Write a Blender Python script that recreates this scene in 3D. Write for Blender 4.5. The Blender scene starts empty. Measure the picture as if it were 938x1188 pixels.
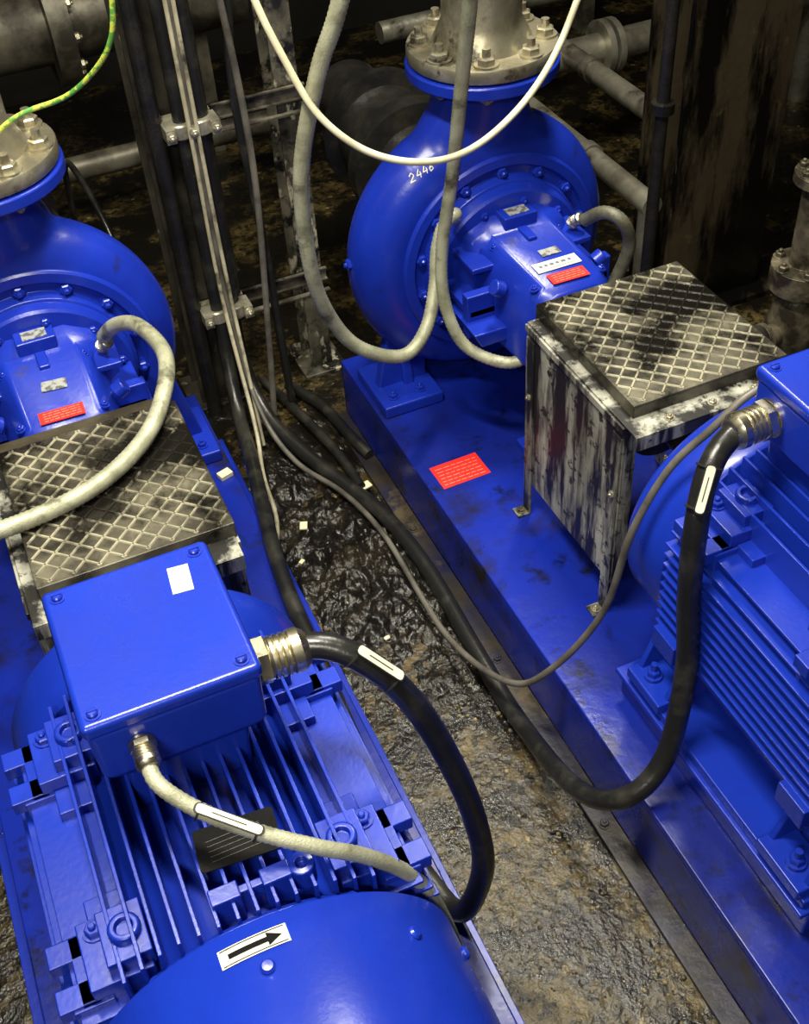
import bpy, bmesh, math, random
from mathutils import Vector, Matrix, noise
random.seed(4)
C=bpy.context
# ------------------------------------------------------------ materials
def M(name,c1,c2=None,scale=6,thr=(.4,.6),rough=.5,rough2=None,metal=0,bump=.1,bscale=50,stretch=(1,1,1),
      c3=None,s3=3,thr3=(.55,.7),st3=(1,1,1),rough3=.4,coat=0,metal3=None,vor=None,spec=.5,bdist=.004,c4=None,s4=20,thr4=(.6,.66),yoil_shade=None):
    m=bpy.data.materials.new(name);m.use_nodes=True
    nt=m.node_tree;N=nt.nodes;L=nt.links;b=N['Principled BSDF']
    tc=N.new('ShaderNodeTexCoord')
    def nz(sc,st,det=7,ro=.6):
        mp=N.new('ShaderNodeMapping');mp.inputs['Scale'].default_value=st
        L.new(tc.outputs['Object'],mp.inputs['Vector'])
        n=N.new('ShaderNodeTexNoise');n.inputs['Scale'].default_value=sc
        n.inputs['Detail'].default_value=det;n.inputs['Roughness'].default_value=ro
        L.new(mp.outputs[0],n.inputs['Vector']);return n.outputs['Fac']
    def ramp(f,t):
        r=N.new('ShaderNodeMapRange');r.inputs['From Min'].default_value=t[0];r.inputs['From Max'].default_value=t[1]
        L.new(f,r.inputs['Value']);return r.outputs[0]
    def mixc(f,a,bb):
        x=N.new('ShaderNodeMix');x.data_type='RGBA';L.new(f,x.inputs[0])
        for s,v in((x.inputs[6],a),(x.inputs[7],bb)):
            if isinstance(v,tuple): s.default_value=(*v,1)
            else: L.new(v,s)
        return x.outputs[2]
    def mixf(f,a,bb):
        x=N.new('ShaderNodeMix');x.data_type='FLOAT';L.new(f,x.inputs[0])
        for s,v in((x.inputs[2],a),(x.inputs[3],bb)):
            if isinstance(v,(int,float)): s.default_value=v
            else: L.new(v,s)
        return x.outputs[0]
    col=c1;ro=rough;me=metal
    if c2:
        f=ramp(nz(scale,stretch),thr);col=mixc(f,c1,c2)
        ro=mixf(f,rough,rough if rough2 is None else rough2)
    if vor:
        v=N.new('ShaderNodeTexVoronoi');v.inputs['Scale'].default_value=vor[0];L.new(tc.outputs['Object'],v.inputs['Vector'])
        sv=N.new('ShaderNodeSeparateColor');L.new(v.outputs['Color'],sv.inputs[0])
        f=ramp(sv.outputs[0],(vor[2],vor[2]+.05))
        col=mixc(f,col,vor[1])
    if c4:
        f=ramp(nz(s4,(1,1,1),4,.7),thr4);col=mixc(f,col,c4)
    if c3:
        q=nz(s3,st3,9,.65)
        if yoil_shade:   # more spilt oil further back, doubling as shade painted into the floor colour
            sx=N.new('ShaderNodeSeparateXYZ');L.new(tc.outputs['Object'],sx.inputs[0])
            mr=N.new('ShaderNodeMapRange');mr.inputs['From Min'].default_value=yoil_shade[0];mr.inputs['From Max'].default_value=yoil_shade[1];mr.inputs['To Max'].default_value=yoil_shade[2]
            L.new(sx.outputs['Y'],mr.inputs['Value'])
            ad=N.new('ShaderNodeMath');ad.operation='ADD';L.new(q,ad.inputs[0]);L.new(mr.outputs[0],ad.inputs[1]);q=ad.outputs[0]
        f=ramp(q,thr3);col=mixc(f,col,c3);ro=mixf(f,ro,rough3)
        if metal3 is not None: me=mixf(f,metal,metal3)
    for s,v in((b.inputs['Base Color'],col),(b.inputs['Roughness'],ro),(b.inputs['Metallic'],me)):
        if isinstance(v,tuple): s.default_value=(*v,1)
        elif isinstance(v,(int,float)): s.default_value=v
        else: L.new(v,s)
    b.inputs['Coat Weight'].default_value=coat;b.inputs['Coat Roughness'].default_value=.15
    b.inputs['Specular IOR Level'].default_value=spec
    if bump:
        bp=N.new('ShaderNodeBump');bp.inputs['Strength'].default_value=bump;bp.inputs['Distance'].default_value=bdist
        L.new(nz(bscale,(1,1,1),5,.6),bp.inputs['Height']);L.new(bp.outputs[0],b.inputs['Normal'])
    return m
BLUE=M('blue_enamel',(.008,.030,.39),(.006,.019,.28),5,(.35,.7),.26,.34,bump=.14,bscale=70,c3=(.007,.008,.025),s3=7,thr3=(.64,.76),rough3=.5)
BLUEM=M('blue_motor_paint',(.008,.032,.39),(.006,.022,.30),5,(.35,.7),.24,.32,bump=.08,bscale=90,c3=(.007,.009,.03),s3=9,thr3=(.65,.78))
BLUEB=M('blue_base_paint',(.006,.020,.30),(.005,.012,.16),3,(.35,.65),.20,.34,bump=.22,bscale=35,c3=(.012,.010,.008),s3=3.6,thr3=(.54,.67),rough3=.22,c4=(.004,.006,.020),s4=10,thr4=(.56,.70))
TREAD=M('dirty_tread_steel',(.15,.138,.095),(.040,.034,.024),9,(.36,.60),.42,.5,metal=.3,bump=.4,bscale=40,c3=(.007,.006,.005),s3=5,thr3=(.41,.53),rough3=.2)
TREAD2=M('tread_rib_steel',(.42,.39,.28),(.16,.145,.10),12,(.4,.62),.38,.5,metal=.3,bump=.2,bscale=60,c3=(.014,.012,.009),s3=5,thr3=(.45,.54),rough3=.25)
SHEET=M('stained_sheet_steel',(.42,.415,.35),(.15,.145,.115),10,(.35,.65),.55,.6,metal=.08,bump=.2,bscale=40,stretch=(1,1,.25),c3=(.010,.009,.008),s3=17,thr3=(.44,.55),st3=(1,1,.14),rough3=.45,c4=(.025,.022,.017),s4=28,thr4=(.55,.61))
STEEL=M('dull_steel',(.60,.56,.42),(.24,.21,.14),14,(.35,.65),.30,.5,metal=.85,bump=.15,bscale=80,c3=(.04,.032,.02),s3=9,thr3=(.51,.63),metal3=.2)
CLAMP=M('bright_clamp_steel',(.62,.59,.46),(.25,.23,.17),20,(.4,.65),.3,.45,metal=.7,bump=.1)
GALV=M('galvanised_pipe',(.46,.44,.35),(.16,.145,.11),8,(.35,.65),.36,.5,metal=.7,bump=.2,bscale=60,c3=(.02,.016,.012),s3=5,thr3=(.50,.64),metal3=.1)
STRUT=M('grimy_strut_steel',(.24,.22,.17),(.045,.038,.028),10,(.35,.6),.4,.5,metal=.5,bump=.2,bscale=60,c3=(.01,.009,.008),s3=9,thr3=(.50,.62))
NICKEL=M('nickel_plated_brass',(.84,.78,.58),(.48,.43,.30),30,(.4,.6),.24,.38,metal=1,bump=0)
RUB=M('black_rubber',(.011,.011,.010),(.04,.038,.030),11,(.5,.75),.28,.46,bump=.2,bscale=80,c3=(.08,.07,.045),s3=18,thr3=(.66,.76),rough3=.6)
GREYC=M('grey_cable_sheath',(.13,.12,.10),(.05,.045,.037),12,(.4,.65),.4,.5,bump=.1,bscale=90)
BEIGE=M('braided_conduit',(.42,.42,.295),(.23,.23,.15),18,(.4,.65),.32,.45,metal=.2,bump=.8,bscale=300,bdist=.0015,c3=(.06,.055,.035),s3=9,thr3=(.57,.69))
BEIGED=M('dark_braided_conduit',(.15,.15,.105),(.07,.065,.045),18,(.4,.65),.38,.5,metal=.25,bump=.8,bscale=260,bdist=.0015)
WHITEC=M('white_cable_sheath',(.66,.62,.44),(.38,.34,.22),9,(.4,.7),.35,.45,bump=.05)
TANC=M('tan_cable_sheath',(.48,.44,.31),(.20,.18,.12),9,(.4,.7),.4,.5,bump=.05,c3=(.04,.035,.025),s3=7,thr3=(.52,.64))
COL=M('oily_column_steel',(.050,.044,.033),(.010,.009,.007),4,(.35,.62),.4,.25,bump=.4,bscale=30,st3=(1,1,.3),c3=(.17,.15,.10),s3=26,thr3=(.62,.69),rough3=.6)
COL2=M('grimy_column_paint',(.17,.155,.115),(.015,.014,.012),7,(.35,.6),.4,.3,bump=.5,bscale=30,stretch=(1,1,.4),c3=(.34,.31,.23),s3=30,thr3=(.56,.64),st3=(1,1,.5),rough3=.6,c4=(.008,.008,.007),s4=12,thr4=(.48,.58))
RUST=M('oil_streaked_plate',(.070,.055,.032),(.022,.016,.011),3,(.35,.65),.36,.25,bump=.4,bscale=30,stretch=(1,1,.25),c3=(.003,.003,.003),s3=5,thr3=(.43,.53),st3=(1.6,1,.30),rough3=.12,c4=(.12,.085,.04),s4=14,thr4=(.62,.7))
BLACK=M('oily_black_iron',(.009,.009,.009),(.025,.022,.018),8,(.4,.7),.18,.36,bump=.8,bscale=25)
DPLATE=M('black_data_plate',(.004,.004,.004),(.012,.011,.009),25,(.5,.7),.7,.9,bump=.4,bscale=120,spec=.12)
WHITE=M('white_sticker',(.80,.77,.60),(.64,.60,.44),12,(.4,.7),.45,bump=0)
CREAM=M('cream_sticker',(.78,.73,.48),(.66,.60,.37),12,(.4,.7),.45,bump=0)
SILV=M('silver_label',(.42,.43,.40),(.14,.14,.13),70,(.48,.56),.35,metal=.3,bump=0)
INK=M('black_ink',(.01,.01,.01),rough=.5,bump=0)
REDL=M('red_label',(.85,.03,.02),(.66,.018,.012),10,(.4,.7),.4,bump=0)
PINK=M('label_print',(.90,.26,.18),rough=.5,bump=0)
YG=M('yellow_green_sheath',(.50,.55,.07),(.09,.30,.05),25,(.48,.52),.4,bump=0)
FLOOR=M('oily_dirty_concrete',(.115,.082,.027),(.030,.021,.008),8,(.34,.60),.40,.22,bump=1.0,bscale=38,bdist=.008,c3=(.006,.0050,.0035),s3=5.0,thr3=(.49,.59),rough3=.12,vor=(75,(.36,.29,.15),.968),c4=(.010,.0075,.004),s4=34,thr4=(.48,.58),yoil_shade=(1.0,1.8,.07))
SLUDGE=M('black_oil_sludge',(.007,.0060,.0045),(.026,.020,.011),9,(.48,.72),.15,.4,bump=1.0,bscale=30,bdist=.012,c3=(.10,.075,.04),s3=22,thr3=(.63,.71),rough3=.55)
WALLM=M('soot_dark_wall',(.016,.015,.012),(.007,.007,.006),2,(.35,.65),.6,bump=.3)
RUSTB=M('worn_flange_paint',(.026,.021,.014),(.008,.009,.035),5,(.42,.62),.42,bump=.4,bscale=40,c3=(.065,.048,.024),s3=9,thr3=(.56,.66),rough3=.55)
# ------------------------------------------------------------ geometry helper
def frame(d):
    d=Vector(d).normalized();a=Vector((0,0,1)) if abs(d.z)<.9 else Vector((0,1,0))
    u=d.cross(a).normalized();v=d.cross(u).normalized();return u,v,d
class G:
    def __init__(s): s.bm=bmesh.new()
    def quad(s,vs):
        vv=[s.bm.verts.new(v) for v in vs];return s.bm.faces.new(vv)
    def box(s,x0,x1,y0,y1,z0,z1,rot=None,piv=None):
        if x0>x1:x0,x1=x1,x0
        vs=[Vector((x,y,z)) for x in(x0,x1) for y in(y0,y1) for z in(z0,z1)]
        if rot is not None:
            p=Vector(piv) if piv else Vector(((x0+x1)/2,(y0+y1)/2,(z0+z1)/2))
            vs=[rot@(v-p)+p for v in vs]
        v=[s.bm.verts.new(a) for a in vs]
        for f in((0,1,3,2),(4,6,7,5),(0,4,5,1),(2,3,7,6),(0,2,6,4),(1,5,7,3)): s.bm.faces.new([v[i] for i in f])
    def loft(s,rings,cap=True):
        R=[[s.bm.verts.new(p) for p in r] for r in rings];n=len(R[0])
        for a,b in zip(R,R[1:]):
            for i in range(n): s.bm.faces.new((a[i],a[(i+1)%n],b[(i+1)%n],b[i]))
        if cap: s.bm.faces.new(R[0][::-1]);s.bm.faces.new(R[-1])
    def prism(s,poly,axis,t0,t1):
        def P(a,b,t): return {'x':(t,a,b),'y':(a,t,b),'z':(a,b,t)}[axis]
        s.loft([[P(a,b,t0) for a,b in poly],[P(a,b,t1) for a,b in poly]])
    def lathe(s,o,d,prof,seg=32,ph=0):
        u,v,w=frame(d);o=Vector(o)
        s.loft([[o+w*t+(u*math.cos(2*math.pi*i/seg+ph)+v*math.sin(2*math.pi*i/seg+ph))*max(r,1e-4) for i in range(seg)] for r,t in prof])
    def cyl(s,p0,p1,r0,r1=None,seg=24,ph=0):
        p0=Vector(p0);p1=Vector(p1);s.lathe(p0,p1-p0,[(r0,0),(r0 if r1 is None else r1,(p1-p0).length)],seg,ph)
    def bolt(s,p,d,r=.01,h=.008,washer=True):
        p=Vector(p);d=Vector(d).normalized()
        if washer: s.cyl(p-d*.002,p+d*h*.25,r*1.35,seg=14);
        s.lathe(p,d,[(r,0),(r,h*.85),(r*.82,h)],6)
        s.lathe(p,d,[(r*.45,h),(r*.45,h*1.35),(r*.3,h*1.5)],8)
    def done(s,name,mat,parent=None,bev=0,ang=35,mods=None):
        bmesh.ops.recalc_face_normals(s.bm,faces=s.bm.faces)
        me=bpy.data.meshes.new(name);s.bm.to_mesh(me);s.bm.free()
        for p in me.polygons:p.use_smooth=True
        me.set_sharp_from_angle(angle=math.radians(ang))
        me.materials.append(mat);o=bpy.data.objects.new(name,me);C.scene.collection.objects.link(o)
        if parent:o.parent=parent
        if bev:
            m=o.modifiers.new('bevel','BEVEL');m.width=bev;m.segments=2;m.limit_method='ANGLE';m.angle_limit=math.radians(40)
            m.harden_normals=True
        return o
def empty(name,loc=(0,0,0)):
    e=bpy.data.objects.new(name,None);e.location=loc;e.empty_display_size=.1;C.scene.collection.objects.link(e);return e
def smoothpath(P,step=.012):
    P=[Vector(p) for p in P];Q=[P[0]*2-P[1]]+P+[P[-1]*2-P[-2]];out=[]
    for i in range(1,len(Q)-2):
        a,b,c,d=Q[i-1:i+3];n=max(2,int((c-b).length/step))
        for k in range(n):
            t=k/n;out.append(.5*((2*b)+(c-a)*t+(2*a-5*b+4*c-d)*t*t+(-a+3*b-3*c+d)*t**3))
    out.append(P[-1]);
    for _ in range(6):
        out=[out[0]]+[(out[i-1]+out[i]*2+out[i+1])/4 for i in range(1,len(out)-1)]+[out[-1]]
    return out
def tube(g,P,r,seg=12,rib=0,step=.012):
    pts=smoothpath(P,step);t0=(pts[1]-pts[0]).normalized();u,v,_=frame(t0);rings=[]
    for i,p in enumerate(pts):
        t=(pts[min(i+1,len(pts)-1)]-pts[max(i-1,0)]).normalized()
        q=t0.rotation_difference(t);u=q@u;v=q@v;t0=t
        rr=r+(rib if i%2 else 0)
        rings.append([p+(u*math.cos(2*math.pi*k/seg)+v*math.sin(2*math.pi*k/seg))*rr for k in range(seg)])
    g.loft(rings);return pts
def cable(name,P,r,mat,rib=0,step=.012,seg=12,parent=None):
    g=G();pts=tube(g,P,r,seg,rib,step);return g.done(name,mat,parent,ang=60),pts
def plate(name,parent,c,xd,n,w,h,t,mat,round_=0):
    c=Vector(c);n=Vector(n).normalized();xd=Vector(xd);xd=(xd-n*xd.dot(n)).normalized();yd=n.cross(xd)
    if round_:
        P=[]
        for (cx,cy,a0) in((w/2-round_,h/2-round_,0),(-w/2+round_,h/2-round_,90),(-w/2+round_,-h/2+round_,180),(w/2-round_,-h/2+round_,270)):
            for k in range(5):
                a=math.radians(a0+22.5*k);P.append((cx+round_*math.cos(a),cy+round_*math.sin(a)))
    else: P=[(a*w/2,b*h/2) for a,b in((-1,-1),(1,-1),(1,1),(-1,1))]
    g=G();g.loft([[c+xd*a+yd*b+n*k for a,b in P] for k in(0,t)])
    return g.done(name,mat,parent)
def gland(g,p,d,s=1.0):
    g.lathe(p,d,[(.030*s,0),(.030*s,.006*s)],28)
    g.lathe(Vector(p),d,[(.027*s,.006*s),(.031*s,.008*s),(.031*s,.022*s),(.027*s,.024*s)],6)
    pr=[(.025*s,.024*s)]
    for i in range(3): pr+=[(.0275*s,(.027+.008*i)*s),(.0275*s,(.031+.008*i)*s),(.0245*s,(.033+.008*i)*s)]
    pr+=[(.028*s,.052*s),(.028*s,.064*s),(.022*s,.072*s),(.018*s,.074*s)]
    g.lathe(p,d,pr,28)
# ------------------------------------------------------------ assemblies
def base_frame(ox,oy,fl,name='base_frame'):
    e=empty(name,(ox,oy,0));w=.378
    g=G();g.box(-w,w,-.10,2.66,.185,.20)
    g.box(-w,-w+.012,-.10,2.66,.012,.187);g.box(w-.012,w,-.10,2.66,.012,.187)
    g.box(-w,w,2.648,2.66,.012,.187);g.box(-w,w,-.10,-.088,.012,.187)
    g.done('top_deck',BLUEB,e,bev=.004)
    g=G()
    for s in(-1,1): g.box(s*w,s*(w+.05),-.10,2.66,0,.012)
    g.done('floor_flange',fl,e,bev=.002)
    g=G()
    for s in(-1,1):
        for y in(.15,.62,1.1,1.6,2.1,2.5): g.bolt((s*(w+.028),y,.012),(0,0,1),.010,.009)
    g.done('anchor_bolts',fl,e)
    g=G()
    for s in(-1,1):
        g.box(s*.17,s*.275,.66,1.275,.2,.285);g.box(s*.17,s*.295,.66,1.275,.272,.286)
    g.done('motor_pedestal',BLUE,e,bev=.004)
    return e

def pump(ox,oy,left,name='centrifugal_pump'):
    e=empty(name,(ox,oy,0));az=.60;yc=2.47
    g=G();rings=[]
    ns=72
    def ringpts(th):
        Ro=.362-.024*math.cos(th);b=.095;pts=[(.0001,yc-.085),(.16,yc-.085)]
        for k in range(0,13):
            a=-math.pi/2+math.pi*k/12
            pts.append((Ro-b+b*math.cos(a)*1.0,yc+b*math.sin(a)))
        pts+=[(.16,yc+.09),(.0001,yc+.09)];return pts
    for i in range(ns):
        th=2*math.pi*i/ns
        rings.append([Vector((r*math.cos(th),y,az+r*math.sin(th))) for r,y in ringpts(th)])
    bm=g.bm;RV=[[bm.verts.new(p) for p in r] for r in rings]
    for i in range(ns):
        a,b=RV[i],RV[(i+1)%ns]
        for k in range(len(a)-1): bm.faces.new((a[k],a[k+1],b[k+1],b[k]))
    bmesh.ops.remove_doubles(bm,verts=bm.verts,dist=.001)
    def ell(cx,z,rx,ry,n=40): return [Vector((cx+rx*math.cos(2*math.pi*k/n),yc+ry*math.sin(2*math.pi*k/n),z)) for k in range(n)]
    g.loft([ell(-.05,.70,.28,.082),ell(-.055,.80,.255,.085),ell(-.044,.87,.205,.088),ell(-.026,.93,.155,.092),ell(-.012,.99,.122,.098),ell(0,1.085,.108,.108)])
    vol=g.done('volute_casing',BLUE,e)
    rm=vol.modifiers.new('cast','REMESH');rm.mode='VOXEL';rm.voxel_size=.009;rm.use_smooth_shade=True
    sm=vol.modifiers.new('soft','SMOOTH');sm.factor=.5;sm.iterations=6
    g=G()
    g.lathe((0,2.40,az),(0,-1,0),[(.276,0),(.276,.028),(.270,.034),(.248,.036),(.242,.024),(.222,.024),(.216,.05),(.206,.054)],64)
    g.lathe((0,2.40,az),(0,-1,0),[(.21,.05),(.206,.078),(.200,.084),(.155,.088),(.145,.10)],56)
    g.done('casing_cover',BLUE,e,bev=.002)
    g=G()
    def oct_(y,w,h,zc=az,k=.42):
        P=[(-w*k,h),(w*k,h),(w*.82,h*.78),(w,h*.30),(w,-h*k),(w*.7,-h),(-w*.7,-h),(-w,-h*k),(-w,h*.30),(-w*.82,h*.78)]
        return [Vector((a,y,zc+b)) for a,b in P]
    g.loft([oct_(2.33,.165,.160),oct_(2.285,.16,.150),oct_(2.255,.130,.132,az,.66),oct_(2.02,.120,.127,az,.66),oct_(1.985,.10,.108)])
    g.done('bearing_bracket',BLUE,e,bev=.011,ang=50)
    g=G()
    g.lathe((0,1.99,az),(0,-1,0),[(.095,0),(.095,.02),(.08,.026),(.08,.035),(.03,.036),(.025,.036)],40)
    for s in(-1,1):
        g.box(s*.11,s*.195,2.16,2.33,az-.012,az+.010)
        g.box(s*.10,s*.165,2.20,2.33,az+.080,az+.095)
        g.box(s*.105,s*.20,2.16,2.19,az-.07,az+.05)
        g.prism([(s*.115,az-.02),(s*.21,az-.02),(s*.19,az-.06),(s*.115,az-.06)],'y',2.10,2.28)
    g.box(-.045,.045,2.262,2.315,az+.13,az+.168)
    g.box(-.012,.012,2.20,2.262,az+.125,az+.140)
    g.cyl((-.125,2.12,az+.075),(-.150,2.12,az+.09),.020,seg=18);g.cyl((.125,2.12,az+.075),(.150,2.12,az+.09),.020,seg=18)
    g.box(-.035,.035,2.02,2.06,.21,az-.09);g.box(-.10,.10,2.0,2.09,.2,.222)
    g.done('bracket_ribs_and_leg',BLUE,e,bev=.004)
    g=G()
    for i in range(14):
        a=2*math.pi*(i+.5)/14;g.bolt((.232*math.cos(a),2.378,az+.232*math.sin(a)),(0,-1,0),.0145,.018)
    for i in range(10):
        a=2*math.pi*(i+.2)/10;g.bolt((.178*math.cos(a),2.318,az+.178*math.sin(a)),(0,-1,0),.0105,.012)
    g.bolt((-.378,2.47,az+.03),(-1,0,.05),.015,.014)
    for s in(-1,1):
        for y in(2.03,2.235): g.bolt((s*.088,y,az+.118),(s*.3,0,1),.009,.008)
    for x in(-.325,-.245,.245,.325): g.bolt((x,2.385,.236),(0,0,1),.012,.014)
    g.done('cover_bolts',BLUE,e)
    g=G()
    for s in(-1,1):
        g.box(s*.19,s*.365,2.345,2.56,.2,.236)
        g.prism([(s*.20,.23),(s*.345,.23),(s*.30,.44),(s*.20,.42)],'y',2.44,2.475)
        g.prism([(2.42,.23),(2.555,.23),(2.50,.42),(2.45,.42)],'x',min(s*.245,s*.275),max(s*.245,s*.275))
    g.done('casing_feet',BLUE,e,bev=.006)
    zf=1.058
    g=G()
    g.lathe((0,yc,zf),(0,0,1),[(.112,-.03),(.13,-.005),(.182,0),(.185,.004),(.185,.026),(.182,.03)],56)
    g.done('discharge_flange',BLUE,e,bev=.002)
    g=G()
    g.lathe((0,yc,zf+.03),(0,0,1),[(.10,0),(.11,.004),(.178,.006),(.180,.010),(.180,.034),(.178,.038),(.122,.038),(.104,.075),(.094,.095),(.094,.20),(.102,.202),(.102,.21),(.094,.212),(.094,1.1)],48)
    g.done('riser_pipe',STEEL,e)
    g=G()
    for i in range(8):
        a=2*math.pi*(i+.5)/8;x=.148*math.cos(a);y=yc+.148*math.sin(a)
        g.bolt((x,y,zf+.068),(0,0,1),.022,.022);g.bolt((x,y,zf),(0,0,-1),.017,.016);g.cyl((x,y,zf-.02),(x,y,zf+.108),.010,seg=10)
    g.done('flange_bolts',STEEL,e)
    g=G();g.lathe((0,yc+.08,az),(0,1,0),[(.13,0),(.12,.03),(.19,.04),(.19,.07),(.19,.10),(.135,.105),(.135,.35),(.19,.36),(.19,.42),(.135,.425),(.15,.55),(.15,.60),(.19,.61),(.19,.64),(.12,.645),(.12,.9)],40)
    g.done('suction_pipe',BLACK,e)
    yr=2.03
    plate('red_warning_label',e,(0,yr,az+.1280),(1,-.02,0),(0,-.02,1),.095,.040,.0012,REDL)
    g=G()
    for i in range(4):
        x=-.038
        while x<.036:
            w=random.uniform(.006,.016);w=min(w,.04-x);y=yr-.013+.0085*i
            g.box(x,x+w,y-.0008,y+.0008,az+.1290,az+.1297);x+=w+.003
    g.done('red_label_print',PINK,e)
    if left:
        plate('barcode_label',e,(.005,2.135,az+.130),(1,-.1,0),(0,-.03,1),.055,.035,.0012,SILV)
    else:
        plate('maker_label',e,(0,2.085,az+.1288),(1,0,0),(0,-.03,1),.115,.038,.0012,WHITE)
        plate('barcode_label',e,(.01,2.138,az+.130),(1,0,0),(0,-.03,1),.05,.028,.0012,SILV)
        g=G();x=-.045
        for w in(.008,.008,.010,.008,.012,.008):
            g.box(x,x+w,2.083,2.092,az+.1299,az+.1305);x+=w+.006
        g.box(-.03,.04,2.073,2.075,az+.1297,az+.1303)
        g.done('maker_label_print',M('grey_print',(.12,.14,.18),bump=0),e)
        strokes=[[(0,.014),(.008,.020),(.014,.012),(.0,-.002),(.016,-.002)],[(.030,.020),(.022,.006),(.036,.006)],[(.033,.013),(.033,-.003)],[(.048,.020),(.042,.006),(.056,.006)],[(.053,.013),(.053,-.003)],[(.070,.018),(.062,.006),(.064,-.003),(.073,.0),(.070,.008),(.063,.006)]]
        g=G()
        for st in strokes:
            for (a,b) in zip(st,st[1:]):
                A=Vector((a[0]*.8-.232,2.30,az+.255+a[1]*.75+a[0]*.35));B=Vector((b[0]*.8-.232,2.30,az+.255+b[1]*.75+b[0]*.35))
                n=(B-A).cross(Vector((0,1,0))).normalized()*.0009
                for k in range(3):
                    p=A.lerp(B,k/3);q=A.lerp(B,(k+1)/3);g.quad([p-n,q-n,q+n,p+n])
        o=g.done('paint_pen_mark',WHITE,e)
        sw=o.modifiers.new('wrap','SHRINKWRAP');sw.target=vol;sw.wrap_method='PROJECT';sw.use_project_y=True;sw.use_project_x=False;sw.use_project_z=False
        sw.use_positive_direction=True;sw.use_negative_direction=False;sw.offset=.002
    plate('rating_plate',e,(0,2.288,az+.1685),(1,0,0),(0,0,1),.055,.034,.0015,SILV)
    g=G()
    gland(g,(.135,2.25,az+.115),(.25,-.6,.55),.55)
    g.done('sensor_fitting',NICKEL,e)
    return e

def guard(ox,oy,strip,name='coupling_guard'):
    e=empty(name,(ox,oy,0));y0,y1=1.43,1.875
    g=G()
    g.box(-.19,.19,y0,y1,.752,.756)
    g.box(-.19,-.186,y0+.04,y1,.30,.752);g.box(.186,.19,y0+.04,y1,.30,.752)
    g.box(-.186,.186,y1-.004,y1,.56,.752)
    g.box(-.19,.19,y0,y0+.004,.72,.752)
    for s in(-1,1):
        g.box(s*.186,s*.160,y0+.04,y0+.044,.30,.74)
        g.box(s*.190,s*.196,y0+.04,y1,.735,.752)
    g.done('hood',SHEET,e,bev=.0015)
    g=G()
    for s in(-1,1):
        for y in(y0+.062,y1-.02):
            g.box(s*.190,s*.194,y-.017,y+.017,.205,.72)
            g.box(s*.190,s*.225,y-.017,y+.017,.201,.206)
    g.done('legs',SHEET,e,bev=.001)
    X0,X1,Y0,Y1=-.165,.195,1.485,1.885
    g=G()
    g.box(X0,X1,Y0,Y1,.782,.787)
    g.box(X0,X0+.004,Y0,Y1,.755,.783);g.box(X1-.004,X1,Y0,Y1,.745,.783)
    g.box(X0,X1,Y0,Y0+.004,.755,.783);g.box(X0,X1,Y1-.004,Y1,.74,.783)
    g.done('tread_plate',TREAD,e,bev=.002)
    if strip:
        g=G();g.box(-.19,.18,1.875,1.93,.768,.773);g.box(-.19,.18,1.926,1.93,.735,.770);g.box(-.185,.175,1.87,1.878,.74,.770)
        g.done('rear_cover_strip',M('brown_greased_steel',(.06,.05,.03),(.02,.016,.01),8,(.4,.6),.35,bump=.3),e,bev=.001)
    g=G();sp=.0305
    for sgn in(1,-1):
        d=Vector((.72,sgn*.69,0)).normalized();n=Vector((-d.y,d.x,0));ctr=Vector(((X0+X1)/2,(Y0+Y1)/2,0))
        for k in range(-9,10):
            o=ctr+n*(k*sp);ts=[-9,9]
            for ax,(lo,hi) in((0,(X0+.006,X1-.006)),(1,(Y0+.006,Y1-.006))):
                a=(lo-o[ax])/d[ax];b=(hi-o[ax])/d[ax];a,b=min(a,b),max(a,b);ts=[max(ts[0],a),min(ts[1],b)]
            if ts[1]-ts[0]>.02:
                p=o+d*ts[0];q=o+d*ts[1]
                def ring(w,z): 
                    zz=Vector((0,0,z));return [p+w+zz,q+w+zz,q-w+zz,p-w+zz]
                g.loft([ring(n*.0030,.7865),ring(n*.0014,.7892)])
    g.done('diamond_ribs',TREAD2,e)
    g=G()
    for x in(-.10,.0,.10): g.bolt((x,y0+.025,.756),(0,0,1),.008,.007)
    for s in(-1,1):
        for y in(y0+.062,y1-.02):
            g.bolt((s*.209,y,.206),(0,0,1),.009,.009)
            g.bolt((s*.194,y,.56),(s,0,0),.007,.006)
    g.done('guard_bolts',STEEL,e)
    g=G();g.lathe((0,1.90,.60),(0,-1,0),[(.028,0),(.028,.05),(.09,.052),(.09,.13),(.075,.132),(.075,.20),(.09,.202),(.09,.30),(.03,.302),(.03,.42)],32)
    g.done('shaft_coupling',BLACK,e)
    return e

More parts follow.
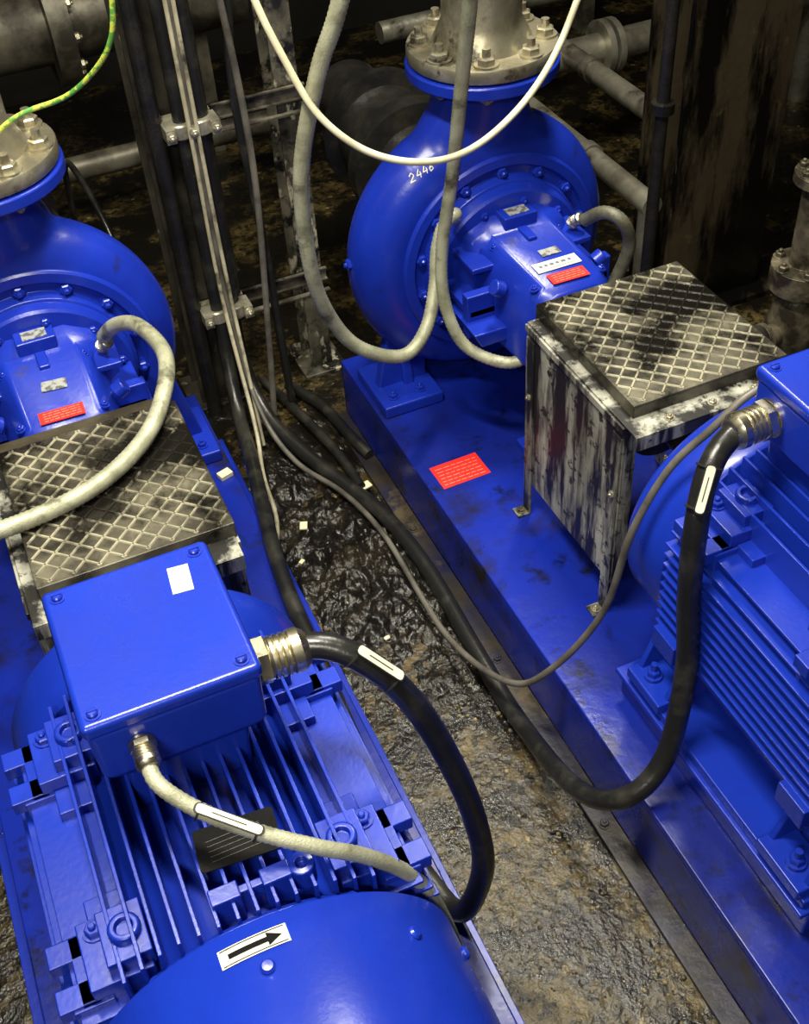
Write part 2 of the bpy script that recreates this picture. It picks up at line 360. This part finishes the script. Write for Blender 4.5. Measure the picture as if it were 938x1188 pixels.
def motor(ox,oy,side=1,name='electric_motor'):
    e=empty(name,(ox,oy,0));az=.60
    g=G();g.lathe((0,.76,az),(0,1,0),[(.20,0),(.212,.01),(.212,.50),(.20,.51)],48)
    g.lathe((0,1.235,az),(0,1,0),[(.212,0),(.256,.012),(.262,.022),(.262,.12),(.254,.135),(.235,.145),(.16,.165),(.10,.17),(.09,.19),(.05,.192),(.05,.195)],64)
    g.lathe((0,.735,az),(0,1,0),[(.21,0),(.25,.004),(.254,.01),(.254,.026),(.245,.034),(.21,.036)],64)
    g.done('stator_housing',BLUEM,e,bev=.002)
    g=G();ya,yb=.765,1.24
    xs=[-.17+.0262*i for i in range(14)]
    for x in xs:
        h=.262-.55*max(0,abs(x)-.105);zz=math.sqrt(max(0,.205**2-x*x))
        g.box(x-.0028,x+.0028,ya,yb,az+zz,az+h)
    for s in(-1,1):
        for i in range(13):
            z=-.16+.0262*i;h=.262-.5*max(0,abs(z)-.11);xx=math.sqrt(.205**2-z*z)
            g.box(s*xx,s*h,ya,yb,az+z-.0028,az+z+.0028)
    g.done('cooling_fins',BLUEM,e,bev=.0012)
    g=G()
    for s in(-1,1):
        for (y0,y1) in((.785,.885),(1.125,1.225)):
            ym=(y0+y1)/2
            g.box(s*.13,s*.215,y0,y1,az+.150,az+.200)
            g.box(s*.125,s*.185,y0+.01,y1-.01,az+.19,az+.225)
            g.box(s*.205,s*.262,y0,y0+.034,az+.150,az+.176)
            g.box(s*.205,s*.262,y1-.034,y1,az+.150,az+.176)
            g.box(s*.205,s*.232,y0,y1,az+.150,az+.176)
            g.box(s*.19,s*.245,y0-.004,y0+.006,az+.07,az+.17)
            g.box(s*.19,s*.245,y1-.006,y1+.004,az+.07,az+.17)
            g.lathe((s*.152,ym,az+.222),(0,0,1),[(.022,0),(.022,.012),(.019,.015),(.012,.015),(.012,.005),(.001,.005)],20)
        g.box(s*.15,s*.20,.885,.93,az+.13,az+.175)
        g.box(s*.15,s*.20,1.08,1.125,az+.13,az+.175)
        for y in(.80,1.19):
            g.box(s*.20,s*.275,y-.035,y+.035,az-.155,az-.105)
    g.box(-.04,.0,.79,.815,az+.2,az+.27);g.box(.03,.07,.79,.815,az+.2,az+.27);g.box(-.04,.07,.80,.812,az+.2,az+.258)
    g.lathe((.085,.80,az+.23),(0,0,1),[(.018,0),(.018,.04),(.008,.042),(.008,.03),(.001,.03)],20)
    g.done('cast_lugs',BLUEM,e,bev=.006)
    g=G()
    for s in(-1,1):
        for y in(.83,1.168): g.bolt((s*.192,y+.035,az+.200),(0,0,1),.012,.012)
        for a in(20,-20,58):
            A=math.radians(a);g.bolt((s*.254*math.cos(A),.752,az+.254*math.sin(A)),(s*math.cos(A),0,math.sin(A)),.008,.007)
        for y in(.76,1.22): g.bolt((s*.262,y,.338),(0,0,1),.014,.018);g.cyl((s*.262,y,.33),(s*.262,y,.374),.007,seg=10)
    g.done('lug_bolts',BLUEM,e)
    g=G()
    for s in(-1,1):
        g.box(s*.15,s*.285,.70,1.27,.286,.308)
        g.box(s*.215,s*.295,.71,.83,.306,.334);g.box(s*.215,s*.295,1.15,1.265,.306,.334)
        for y in(.72,.82,1.16,1.255):
            g.prism([(s*.15,.31),(s*.280,.31),(s*.225,.47),(s*.16,.52)],'y',y-.007,y+.007)
        g.box(s*.15,s*.18,.71,1.265,.31,.46)
    g.done('motor_feet',BLUEM,e,bev=.004)
    g=G()
    g.lathe((0,.748,az),(0,-1,0),[(.255,0),(.267,-.004),(.271,0),(.271,.30),(.268,.34),(.255,.375),(.23,.392),(.10,.395)],96)
    g.done('fan_cowl',BLUEM,e,ang=50)
    g=G()
    for a in(-45,0,45,75,-75):
        A=math.radians(90-a);g.lathe((.271*math.cos(A),.685,az+.271*math.sin(A)),(math.cos(A),0,math.sin(A)),[(.010,-.002),(.010,.002),(.007,.0055),(.001,.006)],16)
    g.done('cowl_screws',BLUEM,e)
    bx,by0,by1,bz=.0,.985,1.25,1.05;w=.122
    g=G()
    g.loft([[Vector((bx+sx*ww,(by0+by1)/2+sy*hh,z)) for sx,sy in((-1,-1),(1,-1),(1,1),(-1,1))] for z,ww,hh in((.80,.085,.10),(.905,.09,.105),(.925,w-.006,.126),(1.028,w-.004,.129))])
    g.done('terminal_box_body',BLUEM,e,bev=.010)
    g=G();g.box(bx-w,bx+w,by0,by1,1.024,bz)
    g.done('terminal_box_lid',BLUEM,e,bev=.009)
    g=G()
    for x in(-w+.022,w-.022):
        for y in(by0+.022,by1-.022):
            g.lathe((x,y,bz),(0,0,1),[(.0115,-.001),(.0115,.0015)],20);g.lathe((x,y,bz),(0,0,1),[(.008,.001),(.008,.005),(.006,.007),(.001,.0072)],16)
            g.box(x-.007,x+.007,y-.001,y+.001,bz+.007,bz+.0085)
    g.done('lid_screws',BLUE,e)
    if side>0: plate('lid_sticker',e,(.067,1.185,bz),(.10,1,0),(0,0,1),.052,.030,.0008,CREAM)
    gy=1.055 if side>0 else 1.195
    g=G();gland(g,(side*(w-.006),gy,.976),(side,-.04,-.02),1.15);g.done('power_gland',NICKEL,e)
    if side>0:
        g=G();gland(g,(-.055,by0+.004,.985),(.0,-1,-.05),.60);g.done('sensor_gland',NICKEL,e)
    plate('motor_data_plate',e,(.02,.872,az+.2635),(1,-.08,0),(0,0,1),.112,.066,.002,DPLATE,.006)
    g=G()
    for i in range(5):
        g.box(-.02,.055,.853+i*.008,.8536+i*.008,az+.2655,az+.266)
    g.done('data_plate_print',M('plate_print',(.06,.056,.045),bump=0),e)
    g=G();K=10
    rows=[[Vector((.2722*math.sin(t),y,az+.2722*math.cos(t))) for y in (.706,.731)] for t in [math.radians(-11)+math.radians(19)*k/K for k in range(K+1)]]
    for a,b in zip(rows,rows[1:]): g.quad([a[0],b[0],b[1],a[1]])
    g.done('arrow_sign',WHITE,e)
    def on(t,y,r=.2729): return Vector((r*math.sin(math.radians(t)),y,az+r*math.cos(math.radians(t))))
    g=G();yc=.7185
    ts=[-8.5+i*1.2 for i in range(10)]
    for a,b in zip(ts,ts[1:]): g.quad([on(a,yc-.0035),on(b,yc-.0035),on(b,yc+.0035),on(a,yc+.0035)])
    for k in range(4):
        a=2.3+k;b=a+1;ha=.009*(6.3-a)/4;hb=.009*(6.3-b)/4
        g.quad([on(a,yc-ha),on(b,yc-max(hb,1e-4)),on(b,yc+max(hb,1e-4)),on(a,yc+ha)])
    for (y0,y1) in((.7075,.7088),(.7282,.7295)):
        for k in range(K): g.quad([on(-10.4+1.78*k,y0),on(-10.4+1.78*(k+1),y0),on(-10.4+1.78*(k+1),y1),on(-10.4+1.78*k,y1)])
    g.done('arrow_mark',M('arrow_black',(.006,.006,.006),rough=.8,bump=0,spec=.1),e)
    return e
XL,XR,DY=.035,1.22,.05
base_frame(XL,DY,BLUE);base_frame(XR,0,RUSTB)
pump(XL,DY,True);pump(XR,0,False)
guard(XL+.022,DY,True);guard(XR,0,False)
motor(XL,.0,1);motor(XR,-.03,-1)
lb=empty('warning_label',(.943,2.065,.2));
plate('red_face',lb,(0,0,.0005),(1,.02,0),(0,0,1),.135,.09,.0008,REDL)
g=G()
for i in range(6):
    x=-.058
    while x<.056:
        w=random.uniform(.008,.02);w=min(w,.058-x);y=-.034+.0125*i;g.box(x,x+w,y-.0009,y+.0009,.0013,.0018);x+=w+.004
g.done('print',PINK,lb)
# ------------------------------------------------------------ cables
def tag(name,parent,pts,i,L=.09,up=(0,0,1),r=.02,w=.016):
    p=pts[i];t=(pts[i+3]-pts[i-3]).normalized();n=Vector(up);n=(n-t*n.dot(t)).normalized()
    plate(name+'_border',parent,p+n*r,t,n,L,w,.002,INK,w*.4);plate(name,parent,p+n*(r+.0018),t,n,L*.94,w*.80,.0012,WHITE,w*.3)
    plate(name+'_slot',parent,p+n*(r+.0030),t,n,L*.5,w*.10,.0003,INK,w*.04)
    g=G()
    for k in(-1,1):
        q=p+t*(k*L*.42);g.lathe(q-t*.0015,t,[(r+.0008,0),(r+.0022,.0005),(r+.0022,.0025),(r+.0008,.003)],20)
    g.done(name+'_ties',INK,parent)
cA,pA=cable('power_cable',[(.215,1.055,.976),(.255,1.045,.978),(.307,1.005,.95),(.357,.975,.865),(.401,.953,.72),(.434,.935,.55),(.44,.921,.40),(.405,.94,.245),(.385,1.02,.223),(.365,1.19,.221),(.371,1.39,.221),(.382,1.614,.221),(.388,1.81,.221),(.405,1.99,.222),(.44,2.20,.205),(.485,2.45,.13),(.52,2.68,.12),(.545,2.81,.30),(.55,2.83,.6),(.55,2.83,1.2),(.55,2.83,2.4)],.020,RUB)
tag('cable_marker',cA,pA,9,.085,(.1,-.3,1),.02,.018)
cB,pB=cable('power_cable.001',[(1.035,1.162,.974),(1.0,1.155,.965),(.953,1.125,.925),(.927,1.096,.81),(.932,1.09,.67),(.934,1.068,.50),(.883,1.026,.31),(.80,1.022,.235),(.752,1.12,.16),(.765,1.40,.045),(.772,1.65,.035),(.780,1.93,.035),(.76,2.157,.035),(.71,2.326,.035),(.647,2.498,.05),(.60,2.66,.08),(.588,2.80,.18),(.59,2.84,.4),(.59,2.84,1.2),(.59,2.84,2.4)],.021,RUB)
tag('cable_marker',cB,pB,9,.085,(-.5,-.8,.5),.021,.018)
g=G();g.lathe((.597,2.845,.40),(0,0,1),[(.024,0),(.030,.004),(.030,2.0)],20);g.done('cable_sleeve',RUB,cB)
cable('sensor_cable',[(1.16,1.245,.97),(1.114,1.25,.955),(1.062,1.255,.90),(1.0,1.277,.82),(.933,1.28,.68),(.90,1.30,.45),(.814,1.342,.27),(.753,1.424,.16),(.725,1.70,.045),(.725,2.077,.045),(.69,2.293,.04),(.613,2.468,.05),(.578,2.64,.12),(.572,2.78,.35),(.572,2.80,.8),(.572,2.80,2.4)],.0075,GREYC)
cable('flexible_conduit',[(1.06,2.31,.78),(1.045,2.27,.815),(1.01,2.26,.80),(.985,2.25,.74),(.967,2.226,.67),(.918,2.178,.59),(.85,2.157,.545),(.757,2.15,.59),(.69,2.152,.67),(.636,2.129,.83),(.626,2.115,1.03),(.639,2.094,1.17),(.678,2.062,1.33),(.72,2.025,1.46),(.78,1.99,1.7),(.80,1.97,2.4)],.016,BEIGE,.0014,.005,14)
cable('flexible_conduit.001',[(1.15,2.05,.52),(1.09,2.06,.50),(1.03,2.10,.515),(.985,2.135,.56),(.965,2.173,.66),(.975,2.196,.78),(1.0,2.177,.98),(.999,2.119,1.20),(.986,2.044,1.40),(.98,2.0,1.6),(.98,1.98,2.4)],.0145,BEIGE,.0012,.005,14)
cable('hanging_white_cable',[(.56,2.2,2.4),(.575,2.17,1.6),(.594,2.137,1.45),(.621,2.087,1.35),(.66,2.039,1.25),(.744,1.999,1.17),(.862,1.979,1.13),(.989,2.003,1.13),(1.128,2.037,1.2),(1.236,2.082,1.32),(1.29,2.11,1.5),(1.3,2.1,2.4)],.0072,WHITEC)
cable('flexible_conduit.002',[(1.36,2.20,.745),(1.384,2.152,.785),(1.41,2.11,.775),(1.437,2.11,.70),(1.409,2.12,.60),(1.35,2.1,.52)],.0155,BEIGED,.0012,.005,14)
cable('flexible_conduit.003',[(.176,2.285,.745),(.205,2.235,.80),(.243,2.157,.835),(.266,2.025,.84),(.229,1.90,.835),(.155,1.80,.815),(.029,1.72,.807),(-.135,1.69,.807),(-.24,1.72,.80),(-.3,1.8,.6),(-.31,1.85,.24)],.016,BEIGE,.0014,.005,14)
cH,pH=cable('sensor_conduit',[(-.02,.962,.985),(-.018,.925,.975),(.02,.88,.95),(.081,.835,.92),(.145,.80,.89),(.21,.79,.83),(.272,.78,.735),(.305,.765,.60),(.33,.77,.4),(.335,.80,.23)],.0105,BEIGE,.0008,.004)
tag('cable_marker',cH,pH,34,.095,(0,-.2,1),.011,.015)
cable('earth_wire',[(.37,2.3,2.4),(.365,2.29,1.6),(.362,2.286,1.45),(.336,2.31,1.35),(.252,2.39,1.25),(.16,2.42,1.225),(.10,2.42,1.20),(.06,2.43,1.16)],.0055,YG)
g=G();tube(g,[(.562,2.795,2.4),(.562,2.795,1.0),(.560,2.79,.45),(.545,2.60,.12),(.50,2.40,.10),(.465,2.17,.15),(.405,1.97,.214),(.39,1.90,.214)],.006)
tube(g,[(.580,2.79,2.4),(.580,2.79,1.0),(.582,2.785,.5),(.575,2.7,.2),(.56,2.6,.03)],.0055)
g.done('tan_cable_run',TANC,ang=60)
cable('cable_loop',[(.60,2.80,2.4),(.66,2.80,1.5),(.69,2.78,1.2),(.70,2.76,.8),(.66,2.72,.35),(.63,2.70,.05)],.009,GREYC)
cable('cable_loop.001',[(.74,2.84,2.4),(.73,2.83,1.4),(.69,2.80,1.0),(.70,2.78,.6),(.70,2.74,.05)],.012,RUB)
cable('cable_loop.002',[(.28,3.50,.02),(.28,3.42,.45),(.29,3.34,.66),(.31,3.22,.66),(.335,3.05,.55),(.345,2.95,.35),(.34,2.9,.02)],.009,RUB)
cable('floor_hose',[(.72,2.84,.03),(.78,2.7,.025),(.80,2.5,.04),(.82,2.42,.03)],.016,RUB)
cable('floor_hose.001',[(.66,2.9,.03),(.70,2.7,.035),(.735,2.48,.04),(.745,2.30,.035)],.014,RUB)
# ------------------------------------------------------------ support frame
def hbeam(g,x0,x1,y0,y1,z0,z1,t=.01):
    g.box(x0,x1,y0,y0+t,z0,z1);g.box(x0,x1,y1-t,y1,z0,z1);xm=(x0+x1)/2;g.box(xm-t/2,xm+t/2,y0+t,y1-t,z0,z1)
e=empty('steel_column',(.525,2.96,0));g=G();hbeam(g,-.065,.065,-.06,.07,0,2.6);g.box(-.1,.1,-.09,.1,0,.012);g.done('h_section',COL,e,bev=.002)
e=empty('steel_column.001',(.862,2.96,0));g=G();hbeam(g,-.034,.034,-.05,.06,0,2.6,.009);g.box(-.07,.07,-.09,.1,0,.012);g.done('h_section',COL2,e,bev=.002)
e=empty('cable_support_rail',(0,2.875,0))
g=G()
for z in(.36,.92):
    g.box(.50,.90,-.004,.012,z-.02,z-.016);g.box(.50,.90,-.004,.012,z+.016,z+.02);g.box(.50,.90,.008,.012,z-.02,z+.02)
    g.box(.50,.90,-.02,-.004,z-.05,z-.045);
g.done('strut_channel',STRUT,e)
g=G()
for z in(.36,.92):
    for x in(.545,.597): g.lathe((x,-.045,z-.02),(0,0,1),[(.030,0),(.033,.004),(.033,.036),(.030,.04)],20)
    g.box(.51,.635,-.016,.002,z-.022,z+.022)
    for x in(.512,.571,.63): g.box(x-.012,x+.012,-.085,-.02,z-.018,z+.018);g.bolt((x,-.085,z),(0,-1,0),.010,.010)
g.done('pipe_clamps',CLAMP,e)
g=G();g.cyl((.485,-.02,0),(.485,-.02,2.5),.022,seg=20);g.done('black_conduit_pipe',BLACK,e)
e=empty('oil_stained_column',(2.125,2.72,0));g=G();hbeam(g,-.185,.185,-.08,.12,0,2.6,.014);g.box(-.22,.22,-.14,.18,0,.02);g.done('h_section',RUST,e,bev=.003)
e=empty('vertical_drain_pipe',(1.77,2.5,0));g=G();g.lathe((0,0,0),(0,0,1),[(.05,0),(.05,.012),(.018,.014),(.018,.80),(.032,.802),(.032,.83),(.018,.832),(.018,2.5)],20);g.done('pipe',BLACK,e)
e=empty('galvanised_pipework',(0,0,0));g=G()
g.cyl((1.84,2.60,.45),(1.84,4.2,.45),.034);g.cyl((2.17,2.87,.45),(2.17,4.2,.45),.036)
g.cyl((2.0,3.72,.42),(3.4,3.72,.42),.055);g.cyl((1.6,4.1,.5),(3.4,4.1,.5),.04)
for y in(2.95,3.5): g.cyl((1.84,y,.45),(1.84,y+.04,.45),.042);g.cyl((2.17,y,.45),(2.17,y+.04,.45),.044)
for x in(2.32,2.36): g.cyl((x,3.72,.42),(x+.025,3.72,.42),.10)
g.cyl((1.84,4.2,.45),(1.84,4.2,0),.034);g.cyl((2.17,4.2,.45),(2.17,4.2,0),.036);g.cyl((3.3,3.72,.42),(3.3,3.72,0),.05);g.cyl((3.3,4.1,.5),(3.3,4.1,0),.04)
g.cyl((1.84,2.62,.45),(1.84,2.62,0),.03)
g.done('pipes',GALV,e)
e=empty('grimy_valve_stack',(1.92,2.02,0));g=G()
g.lathe((0,0,0),(0,0,1),[(.09,0),(.09,.03),(.045,.035),(.045,.20),(.085,.205),(.085,.235),(.04,.24),(.06,.30),(.075,.36),(.06,.43),(.04,.48),(.085,.485),(.085,.515),(.085,.55),(.042,.555),(.042,.78),(.07,.785),(.07,.81),(.035,.815),(.035,2.4)],28)
g.cyl((0,0,.36),(-.11,-.02,.36),.03,seg=16);g.cyl((-.10,-.02,.36),(-.115,-.02,.36),.045,seg=20)
for i in range(6):
    a=i*math.pi/3;g.bolt((.068*math.cos(a),.068*math.sin(a),.55),(0,0,1),.014,.016);g.bolt((.068*math.cos(a),.068*math.sin(a),.235),(0,0,1),.012,.014)
    g.bolt((.052*math.cos(a),.052*math.sin(a),.81),(0,0,1),.012,.014)
g.done('valve_and_pipe',M('grimy_iron',(.19,.165,.11),(.03,.024,.015),14,(.35,.6),.42,.35,metal=.3,bump=1,bscale=30),e,bev=.002)
e=empty('background_pipework',(0,4.55,0));g=G()
g.lathe((-2.4,0,.62),(1,0,0),[(.14,0),(.14,1.5),(.22,1.502),(.22,1.54),(.22,1.58),(.14,1.582),(.14,2.0),(.22,2.002),(.22,2.08),(.14,2.082),(.14,2.85),(.22,2.852),(.22,2.93),(.14,2.932),(.14,3.6),(.01,3.6)],32)
g.cyl((-2.4,-.35,.22),(1.3,-.35,.22),.045)
g.cyl((-2.4,.25,1.2),(3,.25,1.2),.06)
for x in(-2.0,-.5,1.0): g.box(x-.04,x+.04,-.05,.05,0,.5)
for x in(-2.2,1.25): g.box(x-.03,x+.03,-.38,-.32,0,.2)
for x in(-2.2,2.9): g.box(x-.03,x+.03,.2,.3,0,1.16)
g.done('pipes',M('sooty_pipe',(.24,.22,.165),(.05,.044,.032),6,(.35,.6),.4,.5,metal=.4,bump=.3,bscale=30),e)
g=G()
for i in range(10):
    a=i*math.pi/5
    for x in(-.82,-.32,.53): g.bolt((x,.185*math.cos(a),.62+.185*math.sin(a)),(1,0,0),.018,.02)
g.done('flange_bolts',STEEL,e)
# ------------------------------------------------------------ sludge and debris between the bases
NX,NY=100,380;X0,X1,Y0,Y1=.464,.79,1.20,2.86
g=G();V=[]
def sm(t): t=max(0,min(1,t));return t*t*(3-2*t)
for j in range(NY+1):
    row=[]
    for i in range(NX+1):
        x=X0+(X1-X0)*i/NX;y=Y0+(Y1-Y0)*j/NY
        f=noise.fractal(Vector((x*16,y*16,3.1)),.9,2.1,6)
        r=1-abs(noise.fractal(Vector((x*11,y*9,8.2)),1,2,4))*1.6
        pile=math.exp(-(((x-.63)/.13)**2+((y-2.02)/.22)**2))
        pile2=math.exp(-(((x-.56)/.10)**2+((y-2.42)/.16)**2))
        h=-.003+.009*f+.010*r*r*.6*sm((y-1.3)/.5)+pile*(.016+.024*max(0,r)+.016*f)+pile2*(.008+.012*max(0,r))
        h-=.02*(1-sm((y-Y0)/.40))
        row.append(g.bm.verts.new((x,y,max(h,-.02))))
    V.append(row)
for j in range(NY):
    for i in range(NX): g.bm.faces.new((V[j][i],V[j][i+1],V[j+1][i+1],V[j+1][i]))
g.done('oily_sludge',SLUDGE,ang=60)
for i,(x,y,z,a,s) in enumerate([(.385,2.33,.2,.3,1),(.76,2.31,.02,.2,1),(.55,2.24,.018,1.2,.8),(.50,2.12,.012,.6,.45),(.66,2.55,.012,.9,.4),(.60,1.78,.010,.2,.4)]):
    g=G();g.box(x-.018*s,x+.018*s,y-.013*s,y+.013*s,z,z+.014 if i==0 else z+.006,rot=Matrix.Rotation(a,3,'Z'))
    g.done('plastic_scrap' if i==0 else 'plastic_scrap.%03d'%i,CREAM,bev=.0015)
g=G()
for i in range(900):
    x=random.uniform(.466,.785);y=random.uniform(.2,1.65);r=random.choice([.0012,.0016,.002,.003,.005])*random.uniform(.7,1.2)
    g.lathe((x,y,0),(random.uniform(-.4,.4),random.uniform(-.4,.4),1),[(r,0),(r*.9,r*.7),(r*.3,r)],random.choice([4,5,6]),random.random()*6)
g.done('loose_grit',M('grit',(.22,.165,.075),(.014,.011,.007),18,(.40,.56),.5,bump=0))
# ------------------------------------------------------------ room
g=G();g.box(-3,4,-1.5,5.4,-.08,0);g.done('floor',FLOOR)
g=G();g.box(-3,4,5.4,5.5,0,3.6);g.done('wall_back',WALLM)
g=G();g.box(4,4.1,-1.5,5.4,0,3.6);g.done('wall_right',WALLM)
g=G();g.box(-3.1,-3,-1.5,5.4,0,3.6);g.done('wall_left',WALLM)
# ------------------------------------------------------------ lights
def area(name,loc,tgt,sx,sy,p,c=(1,.95,.80),spread=180):
    l=bpy.data.lights.new(name,'AREA');l.shape='RECTANGLE';l.size=sx;l.size_y=sy;l.energy=p;l.color=c;l.spread=math.radians(spread)
    o=bpy.data.objects.new(name,l);o.location=loc;o.rotation_euler=(Vector(tgt)-Vector(loc)).to_track_quat('-Z','Y').to_euler();C.scene.collection.objects.link(o)
area('strip_light',(.1,1.45,3.3),(.5,1.7,0),1.1,.10,66,spread=125)
area('strip_light.001',(1.5,2.5,3.3),(1.15,2.2,0),.10,1.0,50,spread=125)
area('strip_light.002',(-.7,-.5,2.9),(.4,1.3,0),.9,.12,26,spread=125)
w=bpy.data.worlds.new('world');w.use_nodes=True;w.node_tree.nodes['Background'].inputs[0].default_value=(.95,.9,.8,1);w.node_tree.nodes['Background'].inputs[1].default_value=.055;C.scene.world=w
# ------------------------------------------------------------ camera
cd=bpy.data.cameras.new('camera');cam=bpy.data.objects.new('camera',cd);C.scene.collection.objects.link(cam)
cam.matrix_world=Matrix(((.9133,.3181,-.2545,0),(-.4034,.6195,-.6735,0),(-.0567,.7179,.6939,2.25),(0,0,0,1)))
cd.sensor_fit='VERTICAL';cd.sensor_height=36;cd.lens=1359/1188*36;cd.clip_start=.02
C.scene.camera=cam
C.scene.view_settings.view_transform='Standard'
